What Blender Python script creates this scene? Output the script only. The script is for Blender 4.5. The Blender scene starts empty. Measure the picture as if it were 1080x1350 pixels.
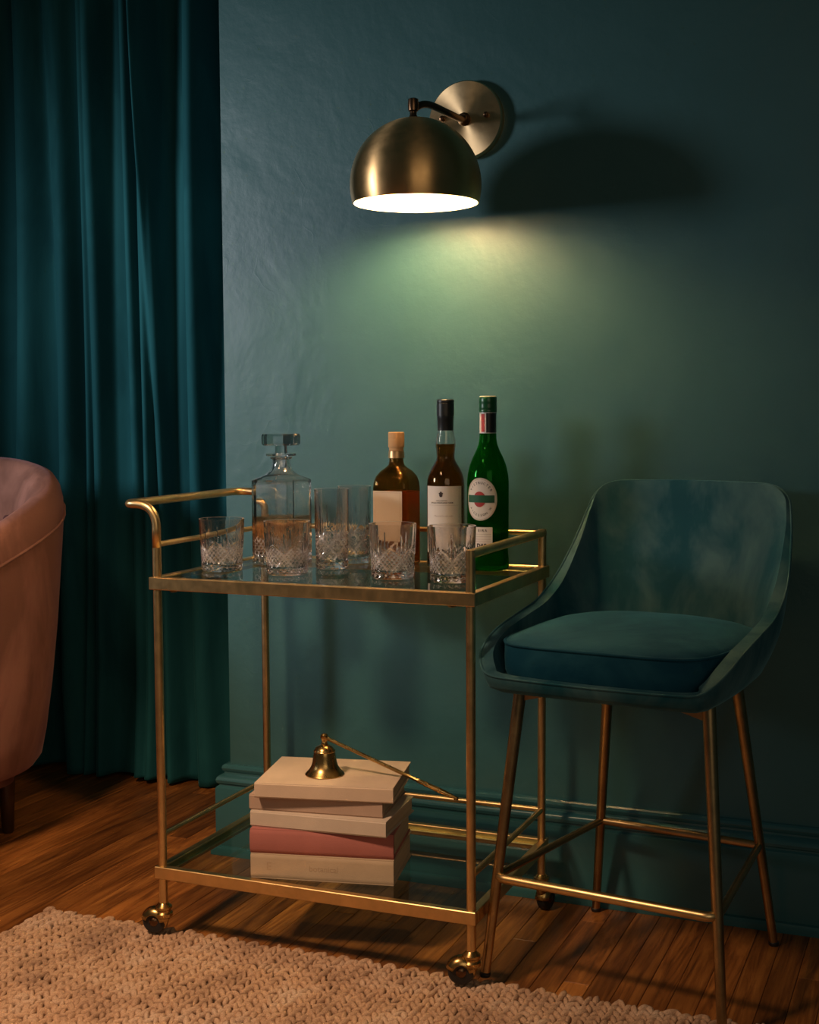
import bpy, bmesh, math, random
import numpy as np
from mathutils import Vector, Matrix
random.seed(4); np.random.seed(4)
scene = bpy.context.scene
COL = scene.collection
PI = math.pi

# ------------------------------------------------------------------ camera, world, lights, exposure
cd = bpy.data.cameras.new('camera'); cam = bpy.data.objects.new('camera', cd); COL.objects.link(cam)
right = Vector((0.92464, 0.38081, -0.005124)); up = Vector((-0.02383, 0.07127, 0.99717)); fwd = Vector((-0.38010, 0.92190, -0.07497))
cam.matrix_world = Matrix(((right.x, up.x, -fwd.x, 1.36125), (right.y, up.y, -fwd.y, -2.05947), (right.z, up.z, -fwd.z, 0.97969), (0, 0, 0, 1)))
cd.sensor_fit = 'HORIZONTAL'; cd.sensor_width = 36; cd.lens = 36 * 1775.57 / 1080
cd.clip_start = 0.05; cd.clip_end = 50
scene.camera = cam

world = bpy.data.worlds.new('world'); scene.world = world; world.use_nodes = True
bg = world.node_tree.nodes['Background']; bg.inputs[0].default_value = (0.34, 0.62, 0.64, 1); bg.inputs[1].default_value = 0.026

def area(name, loc, target, sx, sy, power, color):
    l = bpy.data.lights.new(name, 'AREA'); l.shape = 'RECTANGLE'; l.size = sx; l.size_y = sy; l.energy = power; l.color = color
    o = bpy.data.objects.new(name, l); COL.objects.link(o); o.location = loc
    o.rotation_euler = (Vector(target) - Vector(loc)).to_track_quat('-Z', 'Y').to_euler()
    return o
def spot(name, loc, target, size, blend, radius, power, color):
    l = bpy.data.lights.new(name, 'SPOT'); l.spot_size = math.radians(size); l.spot_blend = blend; l.shadow_soft_size = radius; l.energy = power; l.color = color
    o = bpy.data.objects.new(name, l); COL.objects.link(o); o.location = loc
    o.rotation_euler = (Vector(target) - Vector(loc)).to_track_quat('-Z', 'Y').to_euler()
    return o
spot('window_side_lamp', (-1.80, -1.15, 1.46), (-0.28, 0.60, 1.24), 53, 1.0, 0.24, 165, (0.95, 0.95, 1.0))
spot('warm_rug_spot', (-0.10, -1.40, 2.20), (-0.12, -0.26, 0.0), 66, 1.0, 0.14, 205, (1.0, 0.64, 0.39))  # unseen warm spot added overhead, aimed to brighten the rug and cart
area('warm_fill_light', (2.6, -3.4, 1.9), (0.2, 0.2, 0.5), 2.2, 1.4, 12, (1.0, 0.78, 0.54))  # added warm fill behind the camera, gives the brass something to reflect

vs = scene.view_settings; vs.view_transform = 'Standard'; vs.look = 'None'; vs.exposure = 0.0; vs.gamma = 1.0
try: vs.use_curve_mapping = False
except Exception: pass
cy = scene.cycles
cy.use_denoising = True; cy.denoising_prefilter = 'ACCURATE'; cy.max_bounces = 14; cy.transmission_bounces = 12; cy.transparent_max_bounces = 16; cy.glossy_bounces = 6; cy.diffuse_bounces = 3
cy.sample_clamp_indirect = 12; cy.caustics_reflective = True; cy.caustics_refractive = True; cy.blur_glossy = 0.3

# ------------------------------------------------------------------ helpers
def link(o, parent=None):
    COL.objects.link(o)
    if parent is not None: o.parent = parent
    return o
def empty(name, loc=(0, 0, 0), rz=0.0):
    o = bpy.data.objects.new(name, None); o.location = loc; o.rotation_euler = (0, 0, rz); o.empty_display_size = 0.05
    return link(o)
def tag(o, label=None, cat=None, group=None, kind=None):
    if label: o['label'] = label
    if cat: o['category'] = cat
    if group: o['group'] = group
    if kind: o['kind'] = kind
    return o
def part(name, geo, mat, parent=None, smooth=True, sharp=35):
    v, f = geo[0], geo[1]
    me = bpy.data.meshes.new(name); me.from_pydata([tuple(map(float, p)) for p in v], [], [tuple(q) for q in f]); me.update()
    mats = mat if isinstance(mat, (list, tuple)) else [mat]
    for m in mats: me.materials.append(m)
    if len(geo) > 2: me.polygons.foreach_set('material_index', geo[2])
    bm = bmesh.new(); bm.from_mesh(me); bmesh.ops.recalc_face_normals(bm, faces=bm.faces); bm.to_mesh(me); bm.free()
    if smooth:
        me.polygons.foreach_set('use_smooth', [True] * len(me.polygons))
        if sharp and sharp < 180: me.set_sharp_from_angle(angle=math.radians(sharp))
    return link(bpy.data.objects.new(name, me), parent)
def keepn(name, v, f, mat, parent=None, smooth=True):       # no normal recalculation (nested glass surfaces)
    me = bpy.data.meshes.new(name); me.from_pydata([tuple(map(float, p)) for p in v], [], [tuple(q) for q in f]); me.update()
    me.materials.append(mat)
    if smooth: me.polygons.foreach_set('use_smooth', [True] * len(me.polygons)); me.set_sharp_from_angle(angle=math.radians(40))
    return link(bpy.data.objects.new(name, me), parent)
def join(*gs):
    V, F = [], []
    for g in gs:
        n = len(V); V += list(g[0]); F += [tuple(i + n for i in q) for q in g[1]]
    return V, F
def move(g, d=(0, 0, 0), rz=0.0, s=1.0):
    c, sn = math.cos(rz), math.sin(rz)
    return [(s * (p[0] * c - p[1] * sn) + d[0], s * (p[0] * sn + p[1] * c) + d[1], s * p[2] + d[2]) for p in g[0]], g[1]
def box(lo, hi, bev=0.0, seg=2):
    bm = bmesh.new(); bmesh.ops.create_cube(bm, size=1)
    for v in bm.verts: v.co = Vector([(lo[i] + hi[i]) / 2 + v.co[i] * (hi[i] - lo[i]) for i in range(3)])
    if bev: bmesh.ops.bevel(bm, geom=bm.edges[:], offset=bev, segments=seg, profile=0.5, affect='EDGES')
    bm.verts.index_update(); r = ([tuple(v.co) for v in bm.verts], [tuple(v.index for v in f.verts) for f in bm.faces]); bm.free()
    return r
def loft(rings, closed=True, cap0=True, cap1=True):
    n = len(rings[0]); V = [p for r in rings for p in r]; F = []
    for i in range(len(rings) - 1):
        for j in range(n if closed else n - 1):
            k = (j + 1) % n
            F.append((i * n + j, i * n + k, (i + 1) * n + k, (i + 1) * n + j))
    if cap0: F.append(tuple(range(n))[::-1])
    if cap1: F.append(tuple(range((len(rings) - 1) * n, len(rings) * n)))
    return V, F
def lathe(prof, n=40, cap0=True, cap1=True):
    return loft([[(r * math.cos(2 * PI * j / n), r * math.sin(2 * PI * j / n), z) for j in range(n)] for r, z in prof], True, cap0, cap1)
def spline(pts, m=8):
    P = [Vector(p) for p in pts]; out = []
    for i in range(len(P) - 1):
        a = P[max(i - 1, 0)]; b = P[i]; c = P[i + 1]; d = P[min(i + 2, len(P) - 1)]
        for k in range(m):
            t = k / m; t2 = t * t; t3 = t2 * t
            out.append(0.5 * ((2 * b) + (c - a) * t + (2 * a - 5 * b + 4 * c - d) * t2 + (-a + 3 * b - 3 * c + d) * t3))
    out.append(P[-1]); return out
def fillet(pts, rad, m=8):
    P = [Vector(p) for p in pts]; out = [P[0]]
    for i in range(1, len(P) - 1):
        r = rad[i - 1] if isinstance(rad, (list, tuple)) else rad
        if r <= 0: out.append(P[i]); continue
        a = P[i] + (P[i - 1] - P[i]).normalized() * r; b = P[i] + (P[i + 1] - P[i]).normalized() * r
        for k in range(m + 1):
            t = k / m; out.append((1 - t) ** 2 * a + 2 * t * (1 - t) * P[i] * 1.0 + t * t * b)
    out.append(P[-1]); return out
def tube(path, rad, n=16, cap=True, closed=False):
    P = [Vector(p) for p in path]; rr = rad if isinstance(rad, (list, tuple)) else [rad] * len(P); rings = []; N = len(P)
    T = [((P[(i + 1) % N] - P[i - 1]) if closed else (P[min(i + 1, N - 1)] - P[max(i - 1, 0)])).normalized() for i in range(N)]
    ref = Vector((0, 0, 1)) if abs(T[0].z) < 0.9 else Vector((1, 0, 0))
    nrm = (ref - T[0] * ref.dot(T[0])).normalized()
    for i in range(N):
        nrm = (nrm - T[i] * nrm.dot(T[i])).normalized(); b = T[i].cross(nrm)
        rings.append([tuple(P[i] + rr[i] * (math.cos(2 * PI * j / n) * nrm + math.sin(2 * PI * j / n) * b)) for j in range(n)])
    if closed: rings.append(rings[0]); return loft(rings, True, False, False)
    return loft(rings, True, cap, cap)
def rrect(hx, hy, r, z, m=6, cx=0, cy=0):                       # rounded rectangle ring
    pts = []
    for sx, sy, a0 in ((1, 1, 0), (-1, 1, 90), (-1, -1, 180), (1, -1, 270)):
        for k in range(m + 1):
            a = math.radians(a0 + 90 * k / m)
            pts.append((cx + sx * (hx - r) + r * math.cos(a), cy + sy * (hy - r) + r * math.sin(a), z))
    return pts
def lerp_table(tab, t):
    for i in range(len(tab) - 1):
        if t <= tab[i + 1][0]:
            k = (t - tab[i][0]) / (tab[i + 1][0] - tab[i][0]); k = k * k * (3 - 2 * k)
            return tab[i][1] + (tab[i + 1][1] - tab[i][1]) * k
    return tab[-1][1]

# ------------------------------------------------------------------ materials
def M(name):
    m = bpy.data.materials.new(name); m.use_nodes = True; nt = m.node_tree
    return m, nt, nt.nodes['Principled BSDF'], nt.nodes['Material Output']
def nd(nt, t, **kw):
    n = nt.nodes.new(t)
    for k, v in kw.items():
        if k.startswith('i_'): n.inputs[k[2:].replace('_', ' ')].default_value = v
        else: setattr(n, k, v)
    return n
def ramp(nt, fac, stops):
    r = nt.nodes.new('ShaderNodeValToRGB'); el = r.color_ramp.elements
    while len(el) < len(stops): el.new(0.5)
    for e, (p, c) in zip(el, stops): e.position = p; e.color = (*c, 1)
    nt.links.new(fac, r.inputs[0]); return r.outputs[0]
def coords(nt, scale=(1, 1, 1), kind='Object'):
    tc = nt.nodes.new('ShaderNodeTexCoord'); mp = nt.nodes.new('ShaderNodeMapping'); mp.inputs['Scale'].default_value = scale
    nt.links.new(tc.outputs[kind], mp.inputs[0]); return mp.outputs[0]
def noise(nt, vec, scale, detail=4, rough=0.55, dist=0.0):
    n = nd(nt, 'ShaderNodeTexNoise', i_Scale=scale, i_Detail=detail, i_Roughness=rough, i_Distortion=dist); nt.links.new(vec, n.inputs['Vector']); return n.outputs['Fac']
def bump(nt, bs, h, strength, dist, prev=None):
    b = nd(nt, 'ShaderNodeBump', i_Strength=strength, i_Distance=dist); nt.links.new(h, b.inputs['Height'])
    if prev: nt.links.new(prev, b.inputs['Normal'])
    if bs: nt.links.new(b.outputs[0], bs.inputs['Normal'])
    return b.outputs[0]
def simple(name, col, rough=0.5, metal=0.0, spec=0.5):
    m, nt, b, o = M(name); b.inputs['Base Color'].default_value = (*col, 1); b.inputs['Roughness'].default_value = rough; b.inputs['Metallic'].default_value = metal
    b.inputs['Specular IOR Level'].default_value = spec
    return m

def wall_mat():
    m, nt, b, o = M('teal_plaster'); v = coords(nt)
    n = noise(nt, v, 2.2, 5, 0.6)
    nt.links.new(ramp(nt, n, [(0.3, (0.029, 0.104, 0.111)), (0.7, (0.039, 0.123, 0.130))]), b.inputs['Base Color'])
    b.inputs['Roughness'].default_value = 0.46; b.inputs['Specular IOR Level'].default_value = 0.5
    big = noise(nt, v, 5.0, 3, 0.5, 0.6); fine = noise(nt, v, 38, 5, 0.65)
    vo = nd(nt, 'ShaderNodeTexVoronoi', feature='DISTANCE_TO_EDGE', i_Scale=5.5); vv = nd(nt, 'ShaderNodeVectorMath', operation='ADD')
    nz = nd(nt, 'ShaderNodeTexNoise', i_Scale=3.0, i_Detail=3); nt.links.new(v, nz.inputs['Vector'])
    nt.links.new(v, vv.inputs[0]); nt.links.new(nz.outputs['Color'], vv.inputs[1]); nt.links.new(vv.outputs[0], vo.inputs['Vector'])
    edge = ramp(nt, vo.outputs['Distance'], [(0.0, (1, 1, 1)), (0.018, (0, 0, 0))])
    mask = ramp(nt, noise(nt, v, 6.5, 2), [(0.56, (0, 0, 0)), (0.64, (1, 1, 1))])
    mx = nd(nt, 'ShaderNodeMixRGB', blend_type='MULTIPLY', i_Fac=1.0); nt.links.new(edge, mx.inputs[1]); nt.links.new(mask, mx.inputs[2])
    p = bump(nt, None, big, 0.35, 0.012); p = bump(nt, None, mx.outputs[0], 0.08, 0.0012, p); p = bump(nt, None, noise(nt, v, 15, 4, 0.6, 0.8), 0.13, 0.004, p); bump(nt, b, fine, 0.42, 0.0016, p)
    return m
def paint_mat():
    m, nt, b, o = M('teal_gloss_paint'); v = coords(nt)
    b.inputs['Base Color'].default_value = (0.036, 0.125, 0.140, 1); b.inputs['Roughness'].default_value = 0.24
    bump(nt, b, noise(nt, v, 30, 3), 0.2, 0.001); return m
def velvet(name, c1, c2, scale=5.0, sheen=0.6, sheen_col=(0.6, 0.8, 0.85), stretch=(1, 1, 1), dist=1.2, rough=0.85, lo=0.42, hi=0.62):
    m, nt, b, o = M(name); v = coords(nt, stretch)
    n = noise(nt, v, scale, 4, 0.6, dist)
    nt.links.new(ramp(nt, n, [(lo, c1), (hi, c2)]), b.inputs['Base Color'])
    b.inputs['Roughness'].default_value = rough; b.inputs['Specular IOR Level'].default_value = 0.15
    b.inputs['Sheen Weight'].default_value = sheen; b.inputs['Sheen Roughness'].default_value = 0.35; b.inputs['Sheen Tint'].default_value = (*sheen_col, 1)
    p = bump(nt, None, n, 0.25, 0.006); bump(nt, b, noise(nt, v, 260, 2), 0.25, 0.0006, p); return m
def brass(name, col, rough=0.3, aged=0.0, aniso=0.0, axis='Z', arot=0.0):
    m, nt, b, o = M(name); v = coords(nt)
    n = noise(nt, v, 18, 4, 0.6)
    dark = tuple(c * (1 - 0.35 - aged) for c in col)
    nt.links.new(ramp(nt, n, [(0.3, dark), (0.62, col)]), b.inputs['Base Color']); b.inputs['Metallic'].default_value = 1.0
    r = nd(nt, 'ShaderNodeMapRange'); nt.links.new(noise(nt, v, 60, 3), r.inputs[0]); r.inputs[3].default_value = rough - 0.07; r.inputs[4].default_value = rough + 0.10
    nt.links.new(r.outputs[0], b.inputs['Roughness'])
    if aniso:
        b.inputs['Anisotropic Rotation'].default_value = arot
        b.inputs['Anisotropic'].default_value = aniso; tn = nd(nt, 'ShaderNodeTangent', direction_type='RADIAL', axis=axis); nt.links.new(tn.outputs[0], b.inputs['Tangent'])
    return m
def plank_mat():
    m, nt, b, o = M('oak_plank'); tc = nd(nt, 'ShaderNodeTexCoord'); oi = nd(nt, 'ShaderNodeObjectInfo')
    ad = nd(nt, 'ShaderNodeVectorMath', operation='ADD'); sc = nd(nt, 'ShaderNodeVectorMath', operation='SCALE'); sc.inputs['Scale'].default_value = 1.0
    cx = nd(nt, 'ShaderNodeCombineXYZ'); ml = nd(nt, 'ShaderNodeMath', operation='MULTIPLY'); ml.inputs[1].default_value = 31.0
    nt.links.new(oi.outputs['Random'], ml.inputs[0])
    for k in range(3): nt.links.new(ml.outputs[0], cx.inputs[k])
    nt.links.new(tc.outputs['Object'], ad.inputs[0]); nt.links.new(cx.outputs[0], ad.inputs[1])
    mp = nd(nt, 'ShaderNodeMapping'); mp.inputs['Scale'].default_value = (55, 3.2, 20); nt.links.new(ad.outputs[0], mp.inputs[0])
    g = noise(nt, mp.outputs[0], 1.0, 6, 0.65, 1.5)
    mp2 = nd(nt, 'ShaderNodeMapping'); mp2.inputs['Scale'].default_value = (9, 2.5, 9); nt.links.new(ad.outputs[0], mp2.inputs[0])
    g2 = noise(nt, mp2.outputs[0], 1.0, 3)
    c1 = ramp(nt, g, [(0.25, (0.060, 0.017, 0.004)), (0.48, (0.30, 0.105, 0.022)), (0.72, (0.50, 0.20, 0.045))])
    hs = nd(nt, 'ShaderNodeHueSaturation'); nt.links.new(c1, hs.inputs['Color'])
    mr = nd(nt, 'ShaderNodeMapRange'); nt.links.new(oi.outputs['Random'], mr.inputs[0]); mr.inputs[3].default_value = 0.60; mr.inputs[4].default_value = 1.30
    nt.links.new(mr.outputs[0], hs.inputs['Value'])
    mx = nd(nt, 'ShaderNodeMixRGB', blend_type='MULTIPLY', i_Fac=0.65); nt.links.new(hs.outputs[0], mx.inputs[1])
    nt.links.new(ramp(nt, g2, [(0.36, (0.35, 0.3, 0.28)), (0.6, (1.1, 1.1, 1.1))]), mx.inputs[2]); nt.links.new(mx.outputs[0], b.inputs['Base Color'])
    b.inputs['Roughness'].default_value = 0.38; b.inputs['Specular IOR Level'].default_value = 0.4
    rr = nd(nt, 'ShaderNodeMapRange'); nt.links.new(g2, rr.inputs[0]); rr.inputs[3].default_value = 0.28; rr.inputs[4].default_value = 0.55; nt.links.new(rr.outputs[0], b.inputs['Roughness'])
    bump(nt, b, g, 0.25, 0.0012); return m
def jute_mat():
    m, nt, b, o = M('jute_yarn'); v = coords(nt)
    n = noise(nt, v, 9, 4, 0.7); f = noise(nt, v, 420, 3, 0.7)
    c = ramp(nt, n, [(0.30, (0.38, 0.235, 0.155)), (0.52, (0.60, 0.385, 0.250)), (0.70, (0.68, 0.50, 0.37))])
    mx = nd(nt, 'ShaderNodeMixRGB', blend_type='MULTIPLY', i_Fac=0.6); nt.links.new(c, mx.inputs[1]); nt.links.new(ramp(nt, f, [(0.3, (0.45, 0.42, 0.4)), (0.62, (1.15, 1.15, 1.15))]), mx.inputs[2])
    nt.links.new(mx.outputs[0], b.inputs['Base Color']); b.inputs['Roughness'].default_value = 0.95; b.inputs['Specular IOR Level'].default_value = 0.1
    bump(nt, b, f, 0.9, 0.0022); return m
def cloth_book(name, col):
    m, nt, b, o = M(name); v = coords(nt); n = noise(nt, v, 14, 4)
    nt.links.new(ramp(nt, n, [(0.3, tuple(x * 0.86 for x in col)), (0.7, col)]), b.inputs['Base Color']); b.inputs['Roughness'].default_value = 0.88; b.inputs['Specular IOR Level'].default_value = 0.2
    w = nd(nt, 'ShaderNodeTexNoise', i_Scale=700.0, i_Detail=1.0); nt.links.new(v, w.inputs['Vector']); bump(nt, b, w.outputs['Fac'], 0.35, 0.0006); return m
def pages_mat():
    m, nt, b, o = M('page_edges'); v = coords(nt, (3, 3, 900)); n = noise(nt, v, 1, 2)
    nt.links.new(ramp(nt, n, [(0.3, (0.42, 0.33, 0.22)), (0.7, (0.66, 0.56, 0.42))]), b.inputs['Base Color']); b.inputs['Roughness'].default_value = 0.9
    bump(nt, b, n, 0.5, 0.0006); return m
def glass_mat(name, col=(1, 1, 1), ior=1.5, clear=0.0, diffuse=0.0, dcol=(1, 0.93, 0.9), rough=0.0, translucent=0.0, gloss=0.0):
    m, nt, b, o = M(name); nt.nodes.remove(b)
    g = nd(nt, 'ShaderNodeBsdfGlass', i_IOR=ior, i_Roughness=rough); g.inputs['Color'].default_value = (*col, 1); out = g.outputs[0]
    def mixin(node, f):
        nonlocal out
        mx = nd(nt, 'ShaderNodeMixShader'); mx.inputs[0].default_value = f; nt.links.new(out, mx.inputs[1]); nt.links.new(node.outputs[0], mx.inputs[2]); out = mx.outputs[0]
    if clear: t = nd(nt, 'ShaderNodeBsdfTransparent'); t.inputs[0].default_value = (*col, 1); mixin(t, clear)
    if diffuse: d = nd(nt, 'ShaderNodeBsdfDiffuse'); d.inputs[0].default_value = (*dcol, 1); mixin(d, diffuse)
    if translucent: d = nd(nt, 'ShaderNodeBsdfTranslucent'); d.inputs[0].default_value = (*dcol, 1); mixin(d, translucent)
    if gloss: d = nd(nt, 'ShaderNodeBsdfGlossy', i_Roughness=0.12); d.inputs[0].default_value = (*dcol, 1); mixin(d, gloss)
    nt.links.new(out, o.inputs[0]); return m
def pane_mat():
    m, nt, b, o = M('shelf_glass'); nt.nodes.remove(b)
    t = nd(nt, 'ShaderNodeBsdfTransparent'); t.inputs[0].default_value = (0.86, 0.94, 0.92, 1)
    g = nd(nt, 'ShaderNodeBsdfGlossy', i_Roughness=0.01); f = nd(nt, 'ShaderNodeFresnel', i_IOR=1.5); mx = nd(nt, 'ShaderNodeMixShader')
    gm = nd(nt, 'ShaderNodeNewGeometry'); iv = nd(nt, 'ShaderNodeMath', operation='SUBTRACT'); iv.inputs[0].default_value = 1.0; nt.links.new(gm.outputs['Backfacing'], iv.inputs[1]); ml = nd(nt, 'ShaderNodeMath', operation='MULTIPLY'); nt.links.new(f.outputs[0], ml.inputs[0]); nt.links.new(iv.outputs[0], ml.inputs[1])
    nt.links.new(ml.outputs[0], mx.inputs[0]); nt.links.new(t.outputs[0], mx.inputs[1]); nt.links.new(g.outputs[0], mx.inputs[2]); nt.links.new(mx.outputs[0], o.inputs[0]); return m
def emit(name, col, s):
    m, nt, b, o = M(name); b.inputs['Base Color'].default_value = (*col, 1); b.inputs['Emission Color'].default_value = (*col, 1); b.inputs['Emission Strength'].default_value = s; return m

WALL = wall_mat(); PAINT = paint_mat(); PLANK = plank_mat(); JUTE = jute_mat()
CURT = velvet('teal_curtain_velvet', (0.010, 0.082, 0.096), (0.017, 0.120, 0.136), 7, 0.5, (0.10, 0.42, 0.46), (1, 1, 0.25), 0.5)
STOOL = velvet('blue_stool_velvet', (0.007, 0.066, 0.094), (0.060, 0.140, 0.160), 10, 0.42, (0.18, 0.46, 0.56), (1, 1, 0.55), 0.5, 0.8, 0.38, 0.62)
STOOL_S = velvet('blue_cushion_velvet', (0.004, 0.055, 0.098), (0.013, 0.086, 0.132), 6, 0.35, (0.10, 0.34, 0.46), (1, 1, 1), 1.2)
MAUVE = velvet('mauve_velvet', (0.20, 0.092, 0.066), (0.33, 0.155, 0.115), 6, 0.25, (0.7, 0.45, 0.6), (1, 1, 0.35), 1.0)
BRASS = brass('brushed_brass', (0.84, 0.59, 0.28), 0.34, -0.12)
BRASS_D = brass('aged_brass', (0.62, 0.40, 0.15), 0.26, 0.25)
BRASS_L = brass('satin_sconce_brass', (0.88, 0.55, 0.24), 0.37, -0.2, 0.78, 'Z', 0.25)
BRASS_P = brass('spun_plate_brass', (0.92, 0.64, 0.34), 0.38, -0.2, 0.8, 'Y')
BRASS_S = brass('stool_leg_brass', (0.54, 0.38, 0.19), 0.33)
BRONZE = simple('dark_bronze', (0.16, 0.09, 0.05), 0.3, 1.0)
RUBBER = simple('black_rubber', (0.012, 0.012, 0.013), 0.45)
PANE = pane_mat()
CRYSTAL = glass_mat('clear_crystal', (1, 0.99, 0.985), 1.52, 0.05, 0.0, (1, 0.95, 0.92), 0.0, 0.0, 0.04)
CUT = glass_mat('cut_crystal', (1, 0.98, 0.97), 1.52, 0.05, 0.28, (1, 0.96, 0.94), 0.0, 0.22, 0.32)  # white diffuse and gloss mixed in to stand for sparkle and refracted brightness
ICELESS = glass_mat('whisky_in_decanter', (0.98, 0.78, 0.56), 1.36, 0.2, 0.03, (0.8, 0.45, 0.22), 0.0, 0.05)
BWHITE = simple('shade_white_enamel', (0.85, 0.80, 0.72), 0.6)

# ------------------------------------------------------------------ the setting
tag(part('wall_back', box((-0.132, 0.51, 0), (2.4, 1.16, 2.7)), WALL, smooth=False), kind='structure')
tag(part('wall_left', box((-2.6, 1.10, 0), (-0.132, 1.16, 2.7)), WALL, smooth=False), kind='structure')
PROF = [(0.0, 0.200), (0.009, 0.200), (0.013, 0.197), (0.0145, 0.192), (0.0125, 0.186), (0.0095, 0.183), (0.0095, 0.179), (0.018, 0.176), (0.0225, 0.172), (0.0245, 0.166), (0.0225, 0.160),
        (0.0185, 0.157), (0.0185, 0.154), (0.0235, 0.151), (0.025, 0.147), (0.025, 0.020), (0.031, 0.018), (0.034, 0.012), (0.034, 0.0), (0.0, 0.0)]
rings = []
for k in range(3):
    ring = []
    for d, z in PROF:
        if k == 0: ring.append((-0.1321 - d, 1.099, z))
        elif k == 1: ring.append((-0.1321 - d, 0.5099 - d, z))
        else: ring.append((2.4, 0.5099 - d, z))
    rings.append(ring)
tag(part('baseboard_back', loft(rings), PAINT, sharp=30), kind='structure')

floor = tag(part('floor', box((-2.6, -1.5, -0.05), (2.4, 1.16, -0.006)), simple('gap_dark', (0.012, 0.006, 0.003), 0.9), smooth=False), kind='structure')
PW = 0.0464
meshes = []
for L in (0.85, 1.25, 1.7):
    g = box((0.0003, 0.0003, -0.012), (PW - 0.0006, L - 0.0005, 0.0), 0.0008, 1)
    o = part('plank', g, PLANK, floor, smooth=False); meshes.append((L, o.data)); bpy.data.objects.remove(o)
first = True
x = -1.90; ci = 0
while x < 1.50:
    y = 1.16
    lens = []
    yy = -0.95 - random.random() * 0.8
    while yy < 1.10:
        L, me = random.choice(meshes)
        L2 = min(L, 1.155 - yy)
        if L2 > 0.03 and yy + L2 > -0.95:
            o = bpy.data.objects.new('plank', me); o.location = (x, yy, random.uniform(-0.0004, 0.0002)); o.scale = (1, L2 / L, 1); COL.objects.link(o); o.parent = floor
        yy += L
    x += PW; ci += 1

# rug: braided jute stitches
rug = tag(empty('jute_rug', (-0.275, -0.90, 0)), 'chunky braided natural jute rug under the front casters of the gold bar cart', 'rug')
RX, RY = 1.72, 0.955
part('backing', box((0.008, 0, 0.0002), (RX, RY - 0.010, 0.0065), 0.002, 1), simple('jute_backing', (0.13, 0.085, 0.055), 0.95), rug, smooth=False)
def blob_template():
    bm = bmesh.new(); bmesh.ops.create_icosphere(bm, subdivisions=2, radius=1.0); bm.verts.index_update()
    v = np.array([tuple(q.co) for q in bm.verts]); f = np.array([[w.index for w in p.verts] for p in bm.faces]); bm.free(); return v, f
bv, bf = blob_template(); AV, AF = [], []; off = 0
cw = 0.0225; st = 0.0185
ncol = int(RX / cw); nrow = int(RY / st)
for i in range(ncol):
    for j in range(nrow):
        cx_, cy_ = (i + 0.5) * cw, RY - 0.006 - (j + 0.5 + 0.5 * (i % 2)) * st
        if cy_ < 0.0: continue
        for s in (-1, 1):
            a = s * 0.50 + random.gauss(0, 0.20); c, sn = math.cos(a), math.sin(a)
            sx, sy, sz = 0.0054 * random.uniform(0.8, 1.25), 0.0138 * random.uniform(0.8, 1.2), 0.0062 * random.uniform(0.8, 1.25)
            v = bv * (sx, sy, sz)
            v = v + np.random.normal(0, 0.00045, v.shape)
            w = np.stack([v[:, 0] * c - v[:, 1] * sn + cx_ + s * 0.0053 + random.gauss(0, 0.0008), v[:, 0] * sn + v[:, 1] * c + cy_ + random.gauss(0, 0.0011), v[:, 2] + 0.0102 + random.gauss(0, 0.0008)], 1)
            AV.append(w); AF.append(bf + off); off += len(bv)
AV = np.concatenate(AV); AF = np.concatenate(AF)
me = bpy.data.meshes.new('stitches'); me.vertices.add(len(AV)); me.vertices.foreach_set('co', AV.ravel()); me.loops.add(AF.size); me.loops.foreach_set('vertex_index', AF.ravel().astype(np.int32))
me.polygons.add(len(AF)); me.polygons.foreach_set('loop_start', np.arange(0, AF.size, 3, dtype=np.int32)); me.polygons.foreach_set('use_smooth', np.ones(len(AF), dtype=bool)); me.update(calc_edges=True); me.materials.append(JUTE)
tag(link(bpy.data.objects.new('stitches', me), rug), kind='stuff')

# ------------------------------------------------------------------ curtain
def curtain_y(x, z):
    t = (z - 1.0)
    folds = [(-1.27, .050, .07, 0.0), (-1.135, .045, .075, 0.01), (-0.990, .043, .075, 0.012), (-0.865, .031, .066, -0.008), (-0.799, .013, .045, 0.006), (-0.762, .021, .062, 0.004), (-0.650, .019, .055, 0.0), (-0.606, .017, .062, 0.006), (-0.568, .016, .056, -0.010), (-0.452, .032, .075, 0.004), (-0.335, .034, .07, -0.004), (-0.225, .03, .05, 0.0)]
    y = 0.965
    for c, w, a, dr in folds:
        cc = c + dr * t * 1.5 + 0.0035 * math.sin(2.6 * z + 9 * c)
        d = (x - cc) / w
        d = d * (0.86 if d > 0 else 1.12)
        amp = 1.0 * a * (1.0 + 0.12 * math.sin(2.1 * z + 5 * c))
        y -= amp * math.exp(-abs(d) ** 3.0) * (1 + 0.10 * d if abs(d) < 2 else 1)
    y += 0.006 * math.sin(38 * x + 1.5 * z) + 0.003 * math.sin(95 * x - 2 * z)
    if z < 0.25: y += (0.25 - z) * 0.06 * math.sin(13 * x + 1.0)
    return y
nx, nz = 420, 70
V, F = [], []
for k in range(nz + 1):
    z = 0.004 + (2.45 - 0.004) * (k / nz) ** 1.15
    for i in range(nx + 1):
        x = -1.42 + i / nx * (1.42 - 0.165)
        zz = z
        if k == 0: zz = 0.004 + 0.010 * (0.5 + 0.5 * math.sin(17 * x))
        V.append((x, curtain_y(x, z), zz))
for k in range(nz):
    for i in range(nx):
        a = k * (nx + 1) + i; F.append((a, a + 1, a + nx + 2, a + nx + 1))
curtain = part('velvet_curtain', (V, F), CURT, sharp=0)
sm = curtain.modifiers.new('thickness', 'SOLIDIFY'); sm.thickness = 0.004; sm.offset = 1
tag(curtain, 'floor-length dark teal velvet curtain hanging in deep vertical folds beside the wall corner', 'curtain')

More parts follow.
